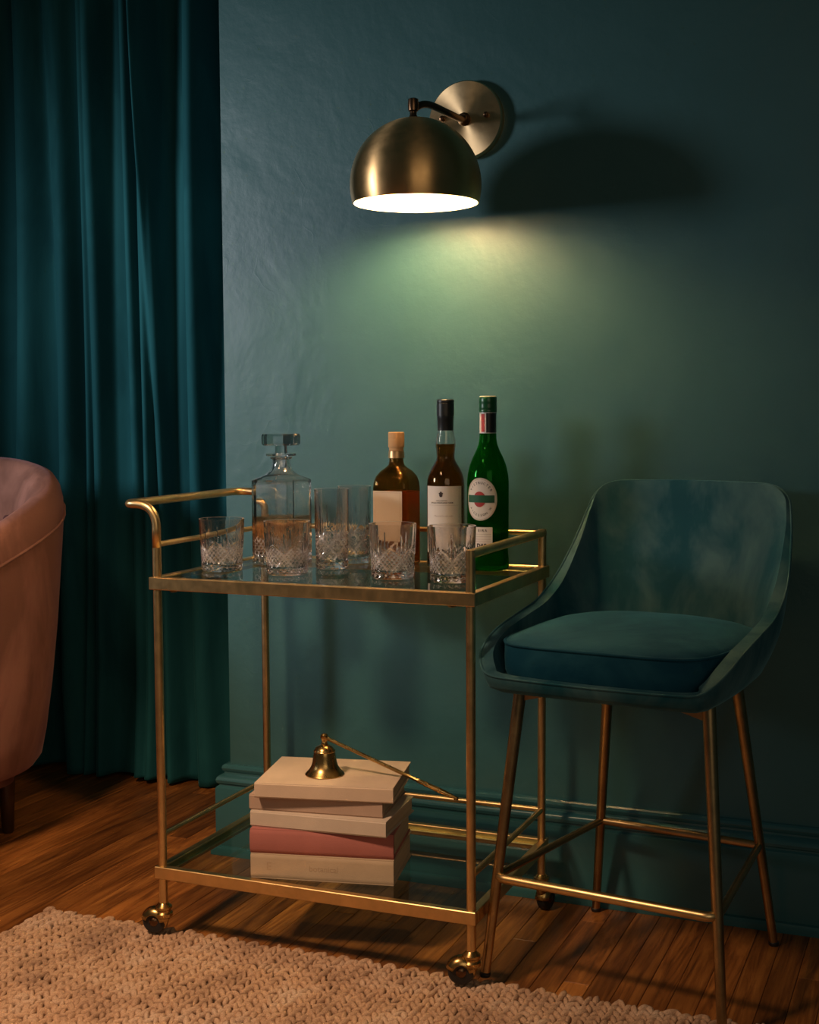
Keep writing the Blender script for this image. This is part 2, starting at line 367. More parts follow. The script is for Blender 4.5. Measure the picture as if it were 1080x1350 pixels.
# ------------------------------------------------------------------ wall sconce
lamp = tag(empty('wall_sconce', (0.432, 0.51, 1.553)), 'brass wall sconce with a glowing dome shade, mounted on the teal wall above the bottles', 'wall lamp')
def rotx(g, o=(0, 0, 0)):     # local z of a lathe -> -Y
    return [(p[0] + o[0], -p[2] + o[1], p[1] + o[2]) for p in g[0]], g[1]
part('wall_plate', rotx(lathe([(0.0765, 0.0), (0.0765, 0.016), (0.0745, 0.0185), (0.03, 0.0195), (0.012, 0.020)], 72)), BRASS_P, lamp, sharp=50)
for sx in (-1, 1): part('screw', rotx(lathe([(0.0055, 0.0), (0.0055, 0.006), (0.004, 0.009), (0.001, 0.010)], 16), (sx * 0.046, -0.0195, 0.005)), BRONZE, lamp)
DC = Vector((0.400 - 0.432, 0.31 - 0.51, 1.4004 - 1.553)); R = 0.1232
arm = spline([(0, -0.018, 0), (0, -0.055, -0.004), (-0.003, -0.10, -0.004), (-0.018, -0.150, 0.002), (-0.027, -0.178, -0.001), (-0.036, -0.199, -0.013)], 7)
part('arm', tube(arm, 0.0068, 16), BRONZE, lamp)
part('arm_socket', rotx(lathe([(0.013, 0.0), (0.013, 0.006), (0.009, 0.012), (0.009, 0.018)], 24), (0, -0.018, 0)), BRONZE, lamp)
part('knuckle', move(lathe([(0.002, -0.028), (0.0085, -0.028), (0.0085, -0.022), (0.0065, -0.018), (0.0065, -0.012), (0.0095, -0.010), (0.0105, 0.0), (0.0095, 0.011), (0.006, 0.013), (0.001, 0.0135)], 24), (-0.036, -0.200, -0.006)), BRONZE, lamp)
a0 = math.asin(-0.034 / R); pr = []
for k in range(31):
    a = a0 + (PI / 2 - 0.03 - a0) * k / 30; pr.append((R * math.cos(a), R * math.sin(a)))
outer = pr; inner = [(max(r - 0.0022 * math.cos(0), 0.001), z - (0.0022 if r < 0.06 else 0.0006)) for r, z in pr][::-1]
g = lathe([(outer[0][0] - 0.0022, outer[0][1])] + outer + [(0.001, R)], 96, cap0=False, cap1=False)
part('dome_shade', move(g, DC), BRASS_L, lamp, sharp=60)
g = lathe([(outer[0][0] - 0.0023, outer[0][1] + 0.0001)] + [(math.cos(math.asin(min(z / R, 1))) * (R - 0.0028), z * (R - 0.0028) / R) for r, z in outer[1:]] + [(0.001, R - 0.003)], 96, False, False)
part('shade_lining', move(g, DC), BWHITE, lamp, sharp=0)
BULB = emit('lamp_bulb_glow', (1.0, 0.60, 0.27), 285)
bulb = part('bulb', move(lathe([(0.001, -0.034), (0.014, -0.031), (0.025, -0.021), (0.030, -0.006), (0.028, 0.010), (0.018, 0.028), (0.014, 0.036)], 32), DC + Vector((0, 0, 0.020))), BULB, lamp, sharp=0)
part('bulb_socket', move(lathe([(0.014, 0.0), (0.017, 0.0), (0.017, 0.055), (0.006, 0.058)], 24), DC + Vector((0, 0, 0.056))), BWHITE, lamp)

# ------------------------------------------------------------------ bar cart
W, D, ZU, ZL, ZR, ZRU = 0.627, 0.428, 0.6814, 0.1456, 0.2035, 0.7445
cart = tag(empty('bar_cart', (0, 0, 0)), 'brushed gold two-tier bar cart with glass shelves on black swivel casters', 'bar cart')
def frame(name, zt, h=0.0225):
    w = 0.015; ins = 0.0
    def bar(lo, hi): return box(lo, hi, 0.0012, 1)
    g = join(bar((0, 0, zt - h), (W, w, zt)), bar((0, D - w, zt - h), (W, D, zt)), bar((0, w - 0.001, zt - h), (w, D - w + 0.001, zt)), bar((W - w, w - 0.001, zt - h), (W, D - w + 0.001, zt)),
             bar((w - .001, w - .001, zt - 0.014), (W - w + .001, w + 0.009, zt - 0.0095)), bar((w - .001, D - w - 0.009, zt - 0.014), (W - w + .001, D - w + .001, zt - 0.0095)),
             bar((w - .001, w, zt - 0.0142), (w + 0.009, D - w, zt - 0.0093)), bar((W - w - 0.009, w, zt - 0.0142), (W - w + .001, D - w, zt - 0.0093)))
    o = part(name, g, BRASS, cart, sharp=30)
    p = part('glass_pane', box((w + 0.0008, w + 0.0008, zt - 0.0090), (W - w - 0.0008, D - w - 0.0008, zt - 0.0020), 0.0006, 1), PANE, cart, smooth=False)
    return o
frame('upper_shelf_frame', ZU); frame('lower_shelf_frame', ZL)
PI_ = 0.0115; pr_ = 0.0079
corners = [(PI_, PI_), (PI_, D - PI_), (W - PI_, PI_), (W - PI_, D - PI_)]
for k, (px, py) in enumerate(corners):
    top = 0.735 if k < 2 else ZRU + 0.0070
    part('post', tube([(px, py, 0.062), (px, py, top)], pr_, 20), BRASS, cart, sharp=50)
ZH = 0.813; XH = -0.052
hp = fillet([(PI_, PI_, 0.735), (PI_, PI_, ZH), (XH, PI_, ZH), (XH, D - PI_, ZH), (PI_, D - PI_, ZH), (PI_, D - PI_, 0.735)], [0.043, 0.018, 0.030, 0.030], 10)
part('push_handle', tube(hp, 0.0079, 20), BRASS, cart, sharp=0)
part('rail', tube([(PI_, PI_, ZRU - 0.004), (PI_, D - PI_, ZRU - 0.004)], 0.0052, 14), BRASS, cart, sharp=50)
part('rail', tube([(PI_, D - PI_, ZRU), (W - PI_, D - PI_, ZRU)], 0.0052, 14), BRASS, cart, sharp=50)
part('rail', tube([(W - PI_, PI_ - 0.004, ZRU), (W - PI_, D - PI_ + 0.004, ZRU)], 0.0079, 20), BRASS, cart, sharp=50)
part('rail', tube([(PI_, PI_, ZR), (PI_, D - PI_, ZR)], 0.0050, 14), BRASS, cart, sharp=50)
part('rail', tube([(PI_, D - PI_, ZR), (W - PI_, D - PI_, ZR)], 0.0055, 14), BRASS, cart, sharp=50)
part('rail', tube([(W - PI_, PI_, ZR), (W - PI_, D - PI_, ZR)], 0.0055, 14), BRASS, cart, sharp=50)
for zt in (ZU, ZL):
    for px, py in ((0.045, 0.012), (W - 0.045, 0.012), (0.045, D - 0.012), (W - 0.045, D - 0.012)):
        part('screw', move(lathe([(0.006, -0.0035), (0.0075, -0.002), (0.0075, 0.0)], 14), (px, py, zt - 0.0225)), BRASS_D, cart)
def caster(px, py, base, ang):
    r = 0.0225; top = 0.064
    col = part('caster', move(lathe([(0.006, -0.006), (0.013, -0.006), (0.0165, -0.003), (0.0165, 0.003), (0.0135, 0.006), (0.0135, 0.009), (0.0155, 0.011), (0.0155, 0.015), (0.011, 0.019), (0.0085, 0.022), (0.002, 0.022)], 28), (px, py, 0.054)), BRASS_D, cart)
    dx, dy = math.cos(ang), math.sin(ang); cx_, cy_ = px + dx * 0.017, py + dy * 0.017; cz = base + r
    def orient(g): return [(cx_ + p[0] * dx - p[1] * dy, cy_ + p[0] * dy + p[1] * dx, cz + p[2]) for p in g[0]], g[1]
    def wl(prof, n=32): return loft([[(rr * math.cos(2 * PI * j / n), y, rr * math.sin(2 * PI * j / n)) for j in range(n)] for rr, y in prof])
    part('wheel', orient(wl([(0.015, -0.010), (0.0195, -0.0095), (r, -0.006), (r, 0.006), (0.0195, 0.0095), (0.015, 0.010)])), RUBBER, col)
    part('hub', orient(wl([(0.003, -0.0135), (0.005, -0.0130), (0.0085, -0.0104), (0.0085, 0.0104), (0.005, 0.0130), (0.003, 0.0135)], 24)), BRONZE, col)
    rings = []; n = 18                                             # hooded fork: squashed shell open below
    for k in range(15):
        a = math.radians(-28 + (198 + 28) * k / 14); ring = []
        for j in range(n):
            t = -PI / 2 + PI * j / (n - 1)
            rad = 0.0255 * (abs(math.cos(t)) ** 0.55); yy = 0.0150 * math.sin(t)
            rad = max(rad, 0.0135)
            ring.append((rad * math.cos(PI - a), yy, rad * math.sin(PI - a)))
        rings.append(ring)
    rings = rings[2:13]
    hood = part('hood', orient(loft(rings, False, False, False)), BRASS_D, col, sharp=0)
    m = hood.modifiers.new('t', 'SOLIDIFY'); m.thickness = 0.0014; m.offset = 1
    neck = part('fork_neck', orient(loft([[(-0.017 + 0.004 * t + rr * math.cos(2 * PI * j / 16), rr * 0.9 * math.sin(2 * PI * j / 16), z) for j in range(16)] for rr, z, t in ((0.012, 0.052 - cz, 0), (0.0115, 0.044 - cz, 0.3), (0.0095, 0.030 - cz, 1.0), (0.006, 0.012 - cz + 0.012, 2.0))])), BRASS_D, col)
caster(PI_, PI_, 0.0185, PI * 1.06); caster(W - PI_, PI_, 0.0185, PI * 1.10); caster(PI_, D - PI_, 0.0, PI * 0.7); caster(W - PI_, D - PI_, 0.0, PI * 0.42)

# ------------------------------------------------------------------ cut glasses
def vcut(x, w):                       # V groove of half-width w at integer x, 1 at centre
    d = abs(x - round(x)); return max(0.0, 1 - d / w)
def tumbler(name, R0, R1, H, zc, fans, parent=None):
    n, m = 192, 64
    V, F, MI = [], [], []
    rings = [(0.0, 0.0)]
    outer = []
    for k in range(m + 1):
        z = H * (k / m); outer.append(z)
    def rad(z): return R1 + (R0 - R1) * (z / H) ** 0.8
    V.append((0, 0, 0.0012)); base = len(V); DD = []
    for k, z in enumerate(outer):
        for j in range(n):
            u = j / n; th = 2 * PI * u; d = 0.0
            r = rad(z)
            if z < 0.003: r -= (0.003 - z) * 0.6
            if 0.004 < z < 0.0125:                      # thumb cuts round the foot
                e = 1 - ((z - 0.008) / 0.0042) ** 2
                d = max(d, 0.0016 * max(e, 0) * vcut(u * 18, 0.42) ** 0.6)
            if 0.0135 < z < zc:
                q = (z - 0.0135) / (zc - 0.0135); e = min(1, (1 - q) * 4, q * 12)
                s = z / (2 * PI * R0)
                mot = abs(((u * 6) % 1) - 0.5) * 2       # 0 centre .. 1 edge of a motif
                top = 0.62 + 0.38 * (1 - mot)
                if q < top:
                    d = max(d, 0.0015 * e * max(vcut((u + s * 1.0) * 30, 0.5), vcut((u - s * 1.0) * 30, 0.5)))
                d = max(d, 0.0022 * e * max(vcut((u + s) * 6 + 0.25, 0.09), vcut((u - s) * 6 - 0.25, 0.09)))
            zf0 = 0.30 * H
            if zf0 < z:
                j6 = u * fans; idx = round(j6) % fans; per = fans // 6; ph = (idx % per) / per
                topz = H * (0.60 + 0.20 * math.cos(2 * PI * ph))
                if z < topz:
                    q = (z - zf0) / (topz - zf0); w = 0.46 * (1 - q) + 0.04
                    d = max(d, 0.0018 * min(1, q * 5) * (1 - q * 0.6) * vcut(j6, w))
            DD.append(d)
            V.append(((r - d) * math.cos(th), (r - d) * math.sin(th), z))
    ni = 26; zb = 0.0125
    inner0 = len(V)
    for k in range(ni + 1):
        t = k / ni
        if k < 3: z = H - 0.0004 * k * 0; 
        z = H - (H - zb) * t
        wall = 0.0026 + 0.0022 * t
        r = rad(z) - wall
        if z < zb + 0.006: r -= (1 - math.sqrt(max(0, 1 - ((zb + 0.006 - z) / 0.006) ** 2))) * 0.006
        if k == 0: z = H - 0.0002
        for j in range(n):
            th = 2 * PI * j / n; V.append((r * math.cos(th), r * math.sin(th), z))
    c = len(V); V.append((0, 0, zb))
    for j in range(n): F.append((0, base + (j + 1) % n, base + j)); MI.append(0)
    for k in range(m):
        for j in range(n):
            a = base + k * n + j; b = base + k * n + (j + 1) % n; F.append((a, b, b + n, a + n)); q0 = k * n + j; q1 = k * n + (j + 1) % n; MI.append(1 if DD[q0] + DD[q1] + DD[q0 + n] + DD[q1 + n] > 0.0046 and outer[k] > 0.003 else 0)
    for j in range(n):
        a = base + m * n + j; b = base + m * n + (j + 1) % n; F.append((a, b, inner0 + (j + 1) % n, inner0 + j)); MI.append(1)  # rim gets the pale mix too, as a painted light line
    for k in range(ni):
        for j in range(n):
            a = inner0 + k * n + j; b = inner0 + k * n + (j + 1) % n; F.append((a, b, b + n, a + n)); MI.append(0)
    for j in range(n): F.append((inner0 + ni * n + j, inner0 + ni * n + (j + 1) % n, c)); MI.append(0)
    return part(name, (V, F, MI), [CRYSTAL, CUT], parent, sharp=28)
ZG = ZU - 0.0018
rocks = tumbler('whisky_tumbler', 0.0430, 0.0385, 0.098, 0.058, 36)
spots = [(0.0599, 0.160, 0.24, 'cut crystal whisky tumbler nearest the curved cart handle, first of the front row'),
         (0.2046, 0.150, 0.86, 'cut crystal whisky tumbler directly in front of the square decanter'),
         (0.4108, 0.165, 0.26, 'cut crystal whisky tumbler in front of the square bottle with the blank cream label'),
         (0.5288, 0.155, 0.9, 'cut crystal whisky tumbler in front of the round amber bottle, beside the straight end rail')]
for k, (x, y, a, lab) in enumerate(spots):
    o = rocks if k == 0 else rocks.copy()
    if k: COL.objects.link(o)
    o.location = (x, y, ZG); o.rotation_euler = (0, 0, a); tag(o, lab, 'glass', 'cut crystal whisky tumblers')
hi = tumbler('highball_glass', 0.0335, 0.0312, 0.152, 0.085, 36)
for k, (x, y, a, lab) in enumerate([(0.2427, 0.262, 0.24, 'tall cut crystal highball glass in front, right beside the decanter'), (0.2434, 0.365, 0.86, 'tall cut crystal highball glass standing behind the other highball, by the square bottle')]):
    o = hi if k == 0 else hi.copy()
    if k: COL.objects.link(o)
    o.location = (x, y, ZG); o.rotation_euler = (0, 0, a); tag(o, lab, 'glass', 'cut crystal highball glasses')

# ------------------------------------------------------------------ decanter
dec = tag(empty('whisky_decanter', (0.1153, 0.300, ZG)), 'square cut crystal decanter with a block stopper, half full of pale amber spirit', 'decanter')
def sq_ring(h, ch, z, n=40, cut=None):           # chamfered square, n points per side
    pts = []; per = []
    P4 = [(h, -h + ch), (h, h - ch), (h - ch, h), (-h + ch, h), (-h, h - ch), (-h, -h + ch), (-h + ch, -h), (h - ch, -h)]
    for i in range(8):
        a = P4[i]; b = P4[(i + 1) % 8]; k_n = n if i % 2 == 0 else 4
        for k in range(k_n):
            t = k / k_n; x = a[0] + (b[0] - a[0]) * t; y = a[1] + (b[1] - a[1]) * t; d = 0
            if cut and i % 2 == 0: d = cut(t, z)
            s = 1 - d / max(h, 1e-6); pts.append((x * s, y * s, z))
    return pts
def deccut(t, z):
    d = 0
    if 0.006 < z < 0.013: d = 0.0012 * vcut(t * 7, 0.45)
    if 0.015 < z < 0.062:
        e = min(1, (0.062 - z) / 0.012, (z - 0.015) / 0.003); s = z / 0.092
        d = max(d, 0.0014 * e * max(vcut((t + s) * 8, 0.5), vcut((t - s) * 8, 0.5)))
        d = max(d, 0.0021 * e * max(vcut((t + s) * 1 + .5, 0.03), vcut((t - s) * 1 + .5, 0.03)))
    if 0.045 < z < 0.085: q = (z - 0.045) / 0.04; d = max(d, 0.0014 * (1 - q) * vcut(t * 12, 0.45 * (1 - q) + 0.03))
    return d
HS = 0.0465
zs = [0.0, 0.0015] + [0.003 + 0.0016 * k for k in range(54)] + [0.10, 0.13, 0.160, 0.1645]
rings = [sq_ring(HS - (0.0012 if z == 0 else 0), 0.009, z, 40, deccut) for z in zs]
def sqc(h, z, rnd):                                  # blend square->circle
    base = sq_ring(h, 0.009 * h / HS + h * 0.45 * rnd, z, 40)
    out = []
    for x, y, zz in base:
        l = math.hypot(x, y); k = rnd; nx_, ny_ = x / l * h, y / l * h; out.append((x * (1 - k) + nx_ * k, y * (1 - k) + ny_ * k, zz))
    return out
sh = [(0.0440, 0.1675, 0.05), (0.0370, 0.1715, 0.25), (0.0290, 0.1770, 0.5), (0.0225, 0.1840, 0.75), (0.0190, 0.1910, 0.9), (0.0180, 0.1990, 1.0), (0.0180, 0.2060, 1), (0.0215, 0.2075, 1), (0.0220, 0.2095, 1), (0.0205, 0.2110, 1)]
rings += [sqc(h, z, r) for h, z, r in sh]
inn = [(0.0130, 0.2110, 1), (0.0125, 0.2000, 1), (0.0150, 0.1900, .9), (0.0190, 0.1830, .75), (0.0260, 0.1755, .5), (0.0345, 0.1690, .25), (0.0400, 0.1640, .08), (0.0415, 0.1580, 0), (0.0410, 0.08, 0), (0.0400, 0.024, 0), (0.036, 0.019, 0.1)]
rings += [sqc(h, z, r) for h, z, r in inn]
V, F = loft(rings); MI = []
npt = len(rings[0])
for i in range(len(rings) - 1): MI += [1 if (i < len(zs) - 1 and 0.005 < zs[i] < 0.085 and deccut(((j % 44) + 0.5) / 40, zs[i]) > 0.0010 and (j % 44) < 40) else 0 for j in range(npt)]
MI += [0, 0]
part('decanter_body', (V, F, MI), [CRYSTAL, CUT], dec, sharp=28)
part('spirit', loft([sqc(0.0362, 0.0188, 0.1), sqc(0.0402, 0.0242, 0), sqc(0.0412, 0.080, 0), sqc(0.0413, 0.094, 0), sqc(0.0400, 0.0945, 0)]), ICELESS, dec, sharp=40)
stop = part('stopper', join(lathe([(0.001, 0.190), (0.0108, 0.190), (0.0122, 0.2115), (0.0290, 0.2130), (0.0300, 0.2145), (0.0290, 0.2175), (0.0120, 0.2190), (0.0115, 0.2320)], 48, True, False),
            loft([sq_ring(0.010, 0.005, 0.2318, 8), sq_ring(0.0290, 0.0095, 0.2335, 8), sq_ring(0.0315, 0.0105, 0.2365, 8), sq_ring(0.0318, 0.0105, 0.2520, 8), sq_ring(0.0300, 0.0100, 0.2560, 8)])), CRYSTAL, dec, sharp=25)

# ------------------------------------------------------------------ bottles
def on_cyl(r, u, z): a = u / r; return (r * math.sin(a), -r * math.cos(a), z)     # u: distance round from the -Y direction
def label_patch(name, r, u0, u1, z0, z1, mat, parent, thick=0.0003):
    n = 24; V = []; F = []
    for k in (0, 1):
        for i in range(n + 1): V.append(on_cyl(r + thick, u0 + (u1 - u0) * i / n, (z0, z1)[k]))
    for i in range(n): F.append((i, i + 1, n + 2 + i, n + 1 + i))
    return keepn(name, V, F, mat, parent)
def text_geo(txt, size, bold=0.0, spacing=1.0):
    c = bpy.data.curves.new('t', 'FONT'); c.body = txt; c.size = size; c.align_x = 'CENTER'; c.align_y = 'CENTER'; c.offset = bold; c.space_character = spacing; c.resolution_u = 3
    o = bpy.data.objects.new('t', c); COL.objects.link(o); bpy.context.view_layer.update()
    me = bpy.data.meshes.new_from_object(o.evaluated_get(bpy.context.evaluated_depsgraph_get()))
    g = ([tuple(v.co) for v in me.vertices], [tuple(p.vertices) for p in me.polygons]); bpy.data.objects.remove(o); bpy.data.meshes.remove(me); bpy.data.curves.remove(c); return g
def flat_to_cyl(g, r, du, dz): return [on_cyl(r, p[0] + du, p[1] + dz) for p in g[0]], g[1]
PAPER = simple('label_paper', (0.80, 0.72, 0.62), 0.7); PAPER_T = simple('tan_label_paper', (0.74, 0.55, 0.36), 0.7)
INK = simple('label_ink', (0.05, 0.035, 0.03), 0.7); INK_L = simple('faint_label_ink', (0.45, 0.33, 0.26), 0.7); RED = simple('label_red', (0.42, 0.035, 0.03), 0.6); GRN = simple('label_green', (0.012, 0.10, 0.04), 0.6); GOLD = simple('label_gold', (0.35, 0.25, 0.12), 0.5)
BLK = simple('black_cap', (0.014, 0.016, 0.016), 0.35); CAPG = simple('green_cap', (0.008, 0.085, 0.028), 0.3)
WOOD = cloth_book('cork_stopper', (0.70, 0.40, 0.18)); COPPER = brass('gold_foil', (0.80, 0.50, 0.24), 0.38)
GCLEAR = glass_mat('clear_bottle_glass', (1, 0.99, 0.97), 1.5, 0.25)
GBROWN = glass_mat('smoked_bottle_glass', (0.78, 0.57, 0.33), 1.5, 0.35)
GGREEN = glass_mat('green_bottle_glass', (0.12, 0.62, 0.17), 1.5, 0.25, 0.03, (0.03, 0.32, 0.07), 0, 0.18)
AMBER = glass_mat('amber_spirit', (1.0, 0.74, 0.32), 1.36, 0.15, 0.20, (1.0, 0.48, 0.09), 0, 0.40)
OLIVE = glass_mat('dark_amber_spirit', (0.52, 0.29, 0.055), 1.36, 0.15, 0.03, (0.35, 0.14, 0.015), 0, 0.08)
VERM = glass_mat('green_seen_vermouth', (0.75, 0.95, 0.55), 1.34, 0.4)

def sqb(h, z, rnd, ch=0.010): return rrect(h, h, min(h * 0.999, ch + (h - ch) * rnd), z, 8)
# 1: square bottle
b1 = tag(empty('whisky_bottle', (0.3387, 0.355, ZG)), 'square amber bottle with cork stopper and blank cream label, beside the highball glasses', 'bottle', None)
H1 = 0.0372
prof = [(H1 - .002, 0, 0), (H1, .003, 0), (H1, .150, 0), (H1 - .0006, .162, .08), (H1 - .003, .173, .2), (H1 - .009, .183, .42), (H1 - .017, .190, .7), (H1 - .0215, .195, .95), (.0138, .203, 1), (.0134, .218, 1)]
inn = [(.0105, .218, 1), (.0108, .203, 1), (H1 - .0235, .1935, .95), (H1 - .0190, .188, .7), (H1 - .011, .181, .42), (H1 - .005, .171, .2), (H1 - .0028, .160, .08), (H1 - .0024, .150, 0), (H1 - .0024, .010, 0), (H1 - .004, .008, 0)]
part('bottle_glass', loft([sqb(a, z, r) for a, z, r in prof + inn]), GBROWN, b1, sharp=60)
part('whisky', loft([sqb(a, z, r) for a, z, r in [(H1 - .0042, .0078, 0), (H1 - .0022, .0098, 0), (H1 - .0022, .143, 0), (H1 - .0035, .1435, 0)]]), AMBER, b1, sharp=60)
part('foil_collar', lathe([(.0150, .2085), (.0160, .209), (.0152, .222), (.0138, .2225)], 36), COPPER, b1)
st1 = part('cork_stopper', lathe([(.0130, .2225), (.0142, .223), (.0142, .229), (.0155, .2295), (.0158, .231), (.0158, .2470), (.0152, .2474), (.0158, .2478), (.0158, .2575), (.0145, .2590), (.001, .2592)], 40), WOOD, b1)
part('label', box((-0.0335, -H1 - 0.0005, 0.045), (0.0270, -H1 - 0.0001, 0.146)), PAPER_T, b1, smooth=False)
fr = []
for lo, hi_ in (((-0.0300, 0.049), (0.0235, 0.0495)), ((-0.0300, 0.1425), (0.0235, 0.1430)), ((-0.0300, 0.049), (-0.0295, 0.143)), ((0.0230, 0.049), (0.0235, 0.143))):
    fr.append(box((lo[0], -H1 - 0.0007, lo[1]), (hi_[0], -H1 - 0.0004, hi_[1])))
part('label_border', join(*fr), simple('border_tan', (0.55, 0.36, 0.2), 0.7), b1, smooth=False)
# 2: round bottle
b2 = tag(empty('whisky_bottle', (0.4412, 0.355, ZG), 0.30), 'round dark amber bottle with black capsule and white crest label, in the middle of three', 'bottle')
R2 = 0.0362
o2 = [(.030, 0), (R2 - .001, .002), (R2, .005), (R2, .158), (.0352, .168), (.0325, .179), (.0275, .190), (.0220, .199), (.0182, .206), (.0172, .212), (.0180, .222), (.0195, .234), (.0192, .242), (.0170, .254), (.0150, .264), (.0143, .285)]
part('bottle_glass', lathe(o2 + [(.0110, .285), (.0125, .262), (.0165, .240), (.0150, .214), (.0160, .205), (.0255, .189), (.0310, .176), (.0335, .160), (.0338, .010), (.03, .007)], 56), GCLEAR, b2, sharp=50)
part('whisky', lathe([(.030, .0068), (.0340, .0098), (.0340, .160), (.0313, .1765), (.0257, .1895), (.0162, .2055), (.0152, .2145), (.0166, .236), (.0164, .2365)], 56), OLIVE, b2, sharp=50)
cap2 = []
part('capsule', lathe([(.0150, .262), (.0153, .262), (.0156, .283), (.0160, .284), (.0160, .2895), (.0168, .290), (.0168, .3135), (.0160, .3145), (.0168, .3155), (.0168, .3200), (.0150, .3215), (.001, .3217)], 40), BLK, b2)
part('label', join(*[(lambda: ([on_cyl(R2 + 0.0004, -0.043 + 0.080 * i / 30, z) for z in (0.030, 0.157) for i in range(31)], [(i, i + 1, 32 + i, 31 + i) for i in range(30)]))()]), PAPER, b2, sharp=0)
gl = []
gl.append(flat_to_cyl(text_geo('THE LONSTON', 0.0032, 0.00002), R2 + .0007, -0.006, 0.1295)); gl.append(flat_to_cyl(text_geo('SINGLE HIGHLAND FARM', 0.0040, 0.00006), R2 + .0007, -0.006, 0.1255))
em = []
for k in range(5):
    a = k * 2 * PI / 5 + PI / 2; em.append(([(0.0026 * math.cos(a) + 0.0019 * math.cos(t * PI / 5) - 0.006 - 0.001, 0.0032 * math.sin(a) + 0.0019 * math.sin(t * PI / 5) + 0.1420) for t in range(10)], [tuple(range(10))]))
em.append(([(0.0023 * math.cos(t * PI / 5) - 0.007, 0.0030 * math.sin(t * PI / 5) + 0.1420) for t in range(10)], [tuple(range(10))]))
em.append(([(-0.0095, 0.1365), (-0.0045, 0.1365), (-0.0055, 0.1385), (-0.0085, 0.1385)], [(0, 1, 2, 3)]))
for k, e in enumerate(em): gl.append(([on_cyl(R2 + .0007 + k * 2e-5, p[0], p[1]) for p in e[0]], e[1]))
tag(keepn('label_print', *join(*gl), INK, b2, smooth=False), kind='stuff')
fl = [flat_to_cyl(text_geo('Matured in oak casks', 0.0044, 0.0), R2 + .0007, -0.002, 0.1005)]
for z, u0, u1 in ((0.1205, -0.036, 0.030), (0.0830, -0.036, 0.030), (0.0800, -0.036, 0.030)):
    fl.append(([on_cyl(R2 + .0007, u0 + (u1 - u0) * i / 16, z + dz) for dz in (0, 0.0004) for i in range(17)], [(i, i + 1, 18 + i, 17 + i) for i in range(16)]))
tag(keepn('label_print', *join(*fl), INK_L, b2, smooth=False), kind='stuff')
# 3: green bottle
b3 = tag(empty('vermouth_bottle', (0.5311, 0.343, ZG), 0.22), 'tall green glass bottle with a round red and green label, nearest the straight end rail', 'bottle')
R3 = 0.0395
o3 = [(.033, 0), (.0380, .002), (R3, .006), (R3 - .0003, .020), (.0378, .034), (.0375, .045), (.0385, .056), (R3 - .0005, .068), (R3 - .0002, .165), (.0380, .180), (.0345, .196), (.0285, .212), (.0220, .225), (.0178, .236), (.0160, .247), (.0156, .262), (.0156, .300)]
part('bottle_glass', lathe(o3 + [(.0125, .300), (.0128, .250), (.0195, .226), (.0315, .197), (.0350, .180), (.0366, .165), (.0366, .070), (.0348, .045), (.0366, .018), (.032, .010)], 64), GGREEN, b3, sharp=50)
part('vermouth', lathe([(.032, .0098), (.0368, .018), (.0350, .045), (.0368, .070), (.0368, .150), (.0360, .1503)], 48), VERM, b3, sharp=50)
part('screw_cap', lathe([(.0150, .296), (.0168, .2965), (.0172, .300), (.0165, .302), (.0172, .304), (.0166, .3065), (.0170, .309), (.0164, .3115), (.0169, .314), (.0169, .3235), (.0160, .3252)], 40), CAPG, b3)
part('cap_top', lathe([(.0160, .3251), (.0160, .3262), (.0140, .3270), (.001, .3272)], 40), simple('cap_top_cream', (0.75, 0.68, 0.52), 0.4), b3)
label_patch('neck_band', .0156, -.0300, .0500, .258, .2955, BLK, b3, .0003)
label_patch('neck_seal', .0156, -.0190, -.0015, .258, .2955, PAPER, b3, .0006)
label_patch('neck_seal', .0156, -.0122, -.0045, .260, .2935, RED, b3, .0008)
for z in (.2572, .2952): label_patch('neck_trim', .0156, -.0300, .0260, z, z + .0012, simple('silver_trim', (.6, .58, .55), .4, .3), b3, .0010)
cu, cz_ = -0.0105, 0.135
def oval(a, b, r, n=48, du=0, dz=0):
    V = [on_cyl(r, cu + du, cz_ + dz)]; F = []
    for q in range(1, 7):
        for i in range(n): V.append(on_cyl(r, cu + du + a * q / 6 * math.cos(2 * PI * i / n), cz_ + dz + b * q / 6 * math.sin(2 * PI * i / n)))
    for i in range(n): F.append((0, 1 + i, 1 + (i + 1) % n))
    for q in range(5):
        for i in range(n): F.append((1 + q * n + i, 1 + (q + 1) * n + i, 1 + (q + 1) * n + (i + 1) % n, 1 + q * n + (i + 1) % n))
    return V, F
def band(a, b, w, r, n=64):
    V = []; 
    for aa, bb in ((a, b), (a - w, b - w)):
        for i in range(n): V.append(on_cyl(r, cu + aa * math.cos(2 * PI * i / n), cz_ + bb * math.sin(2 * PI * i / n)))
    return V, [(i, (i + 1) % n, n + (i + 1) % n, n + i) for i in range(n)]
keepn('round_label', *oval(.0330, .0400, R3 + .0004), PAPER, b3)
keepn('label_ring', *join(band(.0326, .0396, .0007, R3 + .0007), band(.0306, .0374, .0004, R3 + .0007)), GOLD, b3)
keepn('label_disc', *oval(.0125, .0145, R3 + .0008, 40, -0.0015, 0.0), RED, b3)
label_patch('label_bar', R3, cu - .0290, cu + .0275, cz_ - .0062, cz_ + .0075, GRN, b3, .0011)
def arc_text(txt, ra, rb, a0, a1, size, flip=False):
    gs = []
    for k, ch in enumerate(txt):
        if ch == ' ': continue
        a = math.radians(a0 + (a1 - a0) * (k + 0.5) / len(txt)); g = text_geo(ch, size, 0.00006); rot = a - PI / 2 + (PI if flip else 0)
        pts = [(ra * math.cos(a) + p[0] * math.cos(rot) - p[1] * math.sin(rot), rb * math.sin(a) + p[0] * math.sin(rot) + p[1] * math.cos(rot)) for p in g[0]]
        gs.append(([on_cyl(R3 + .0008, cu + p[0], cz_ + p[1]) for p in pts], g[1]))
    return join(*gs)
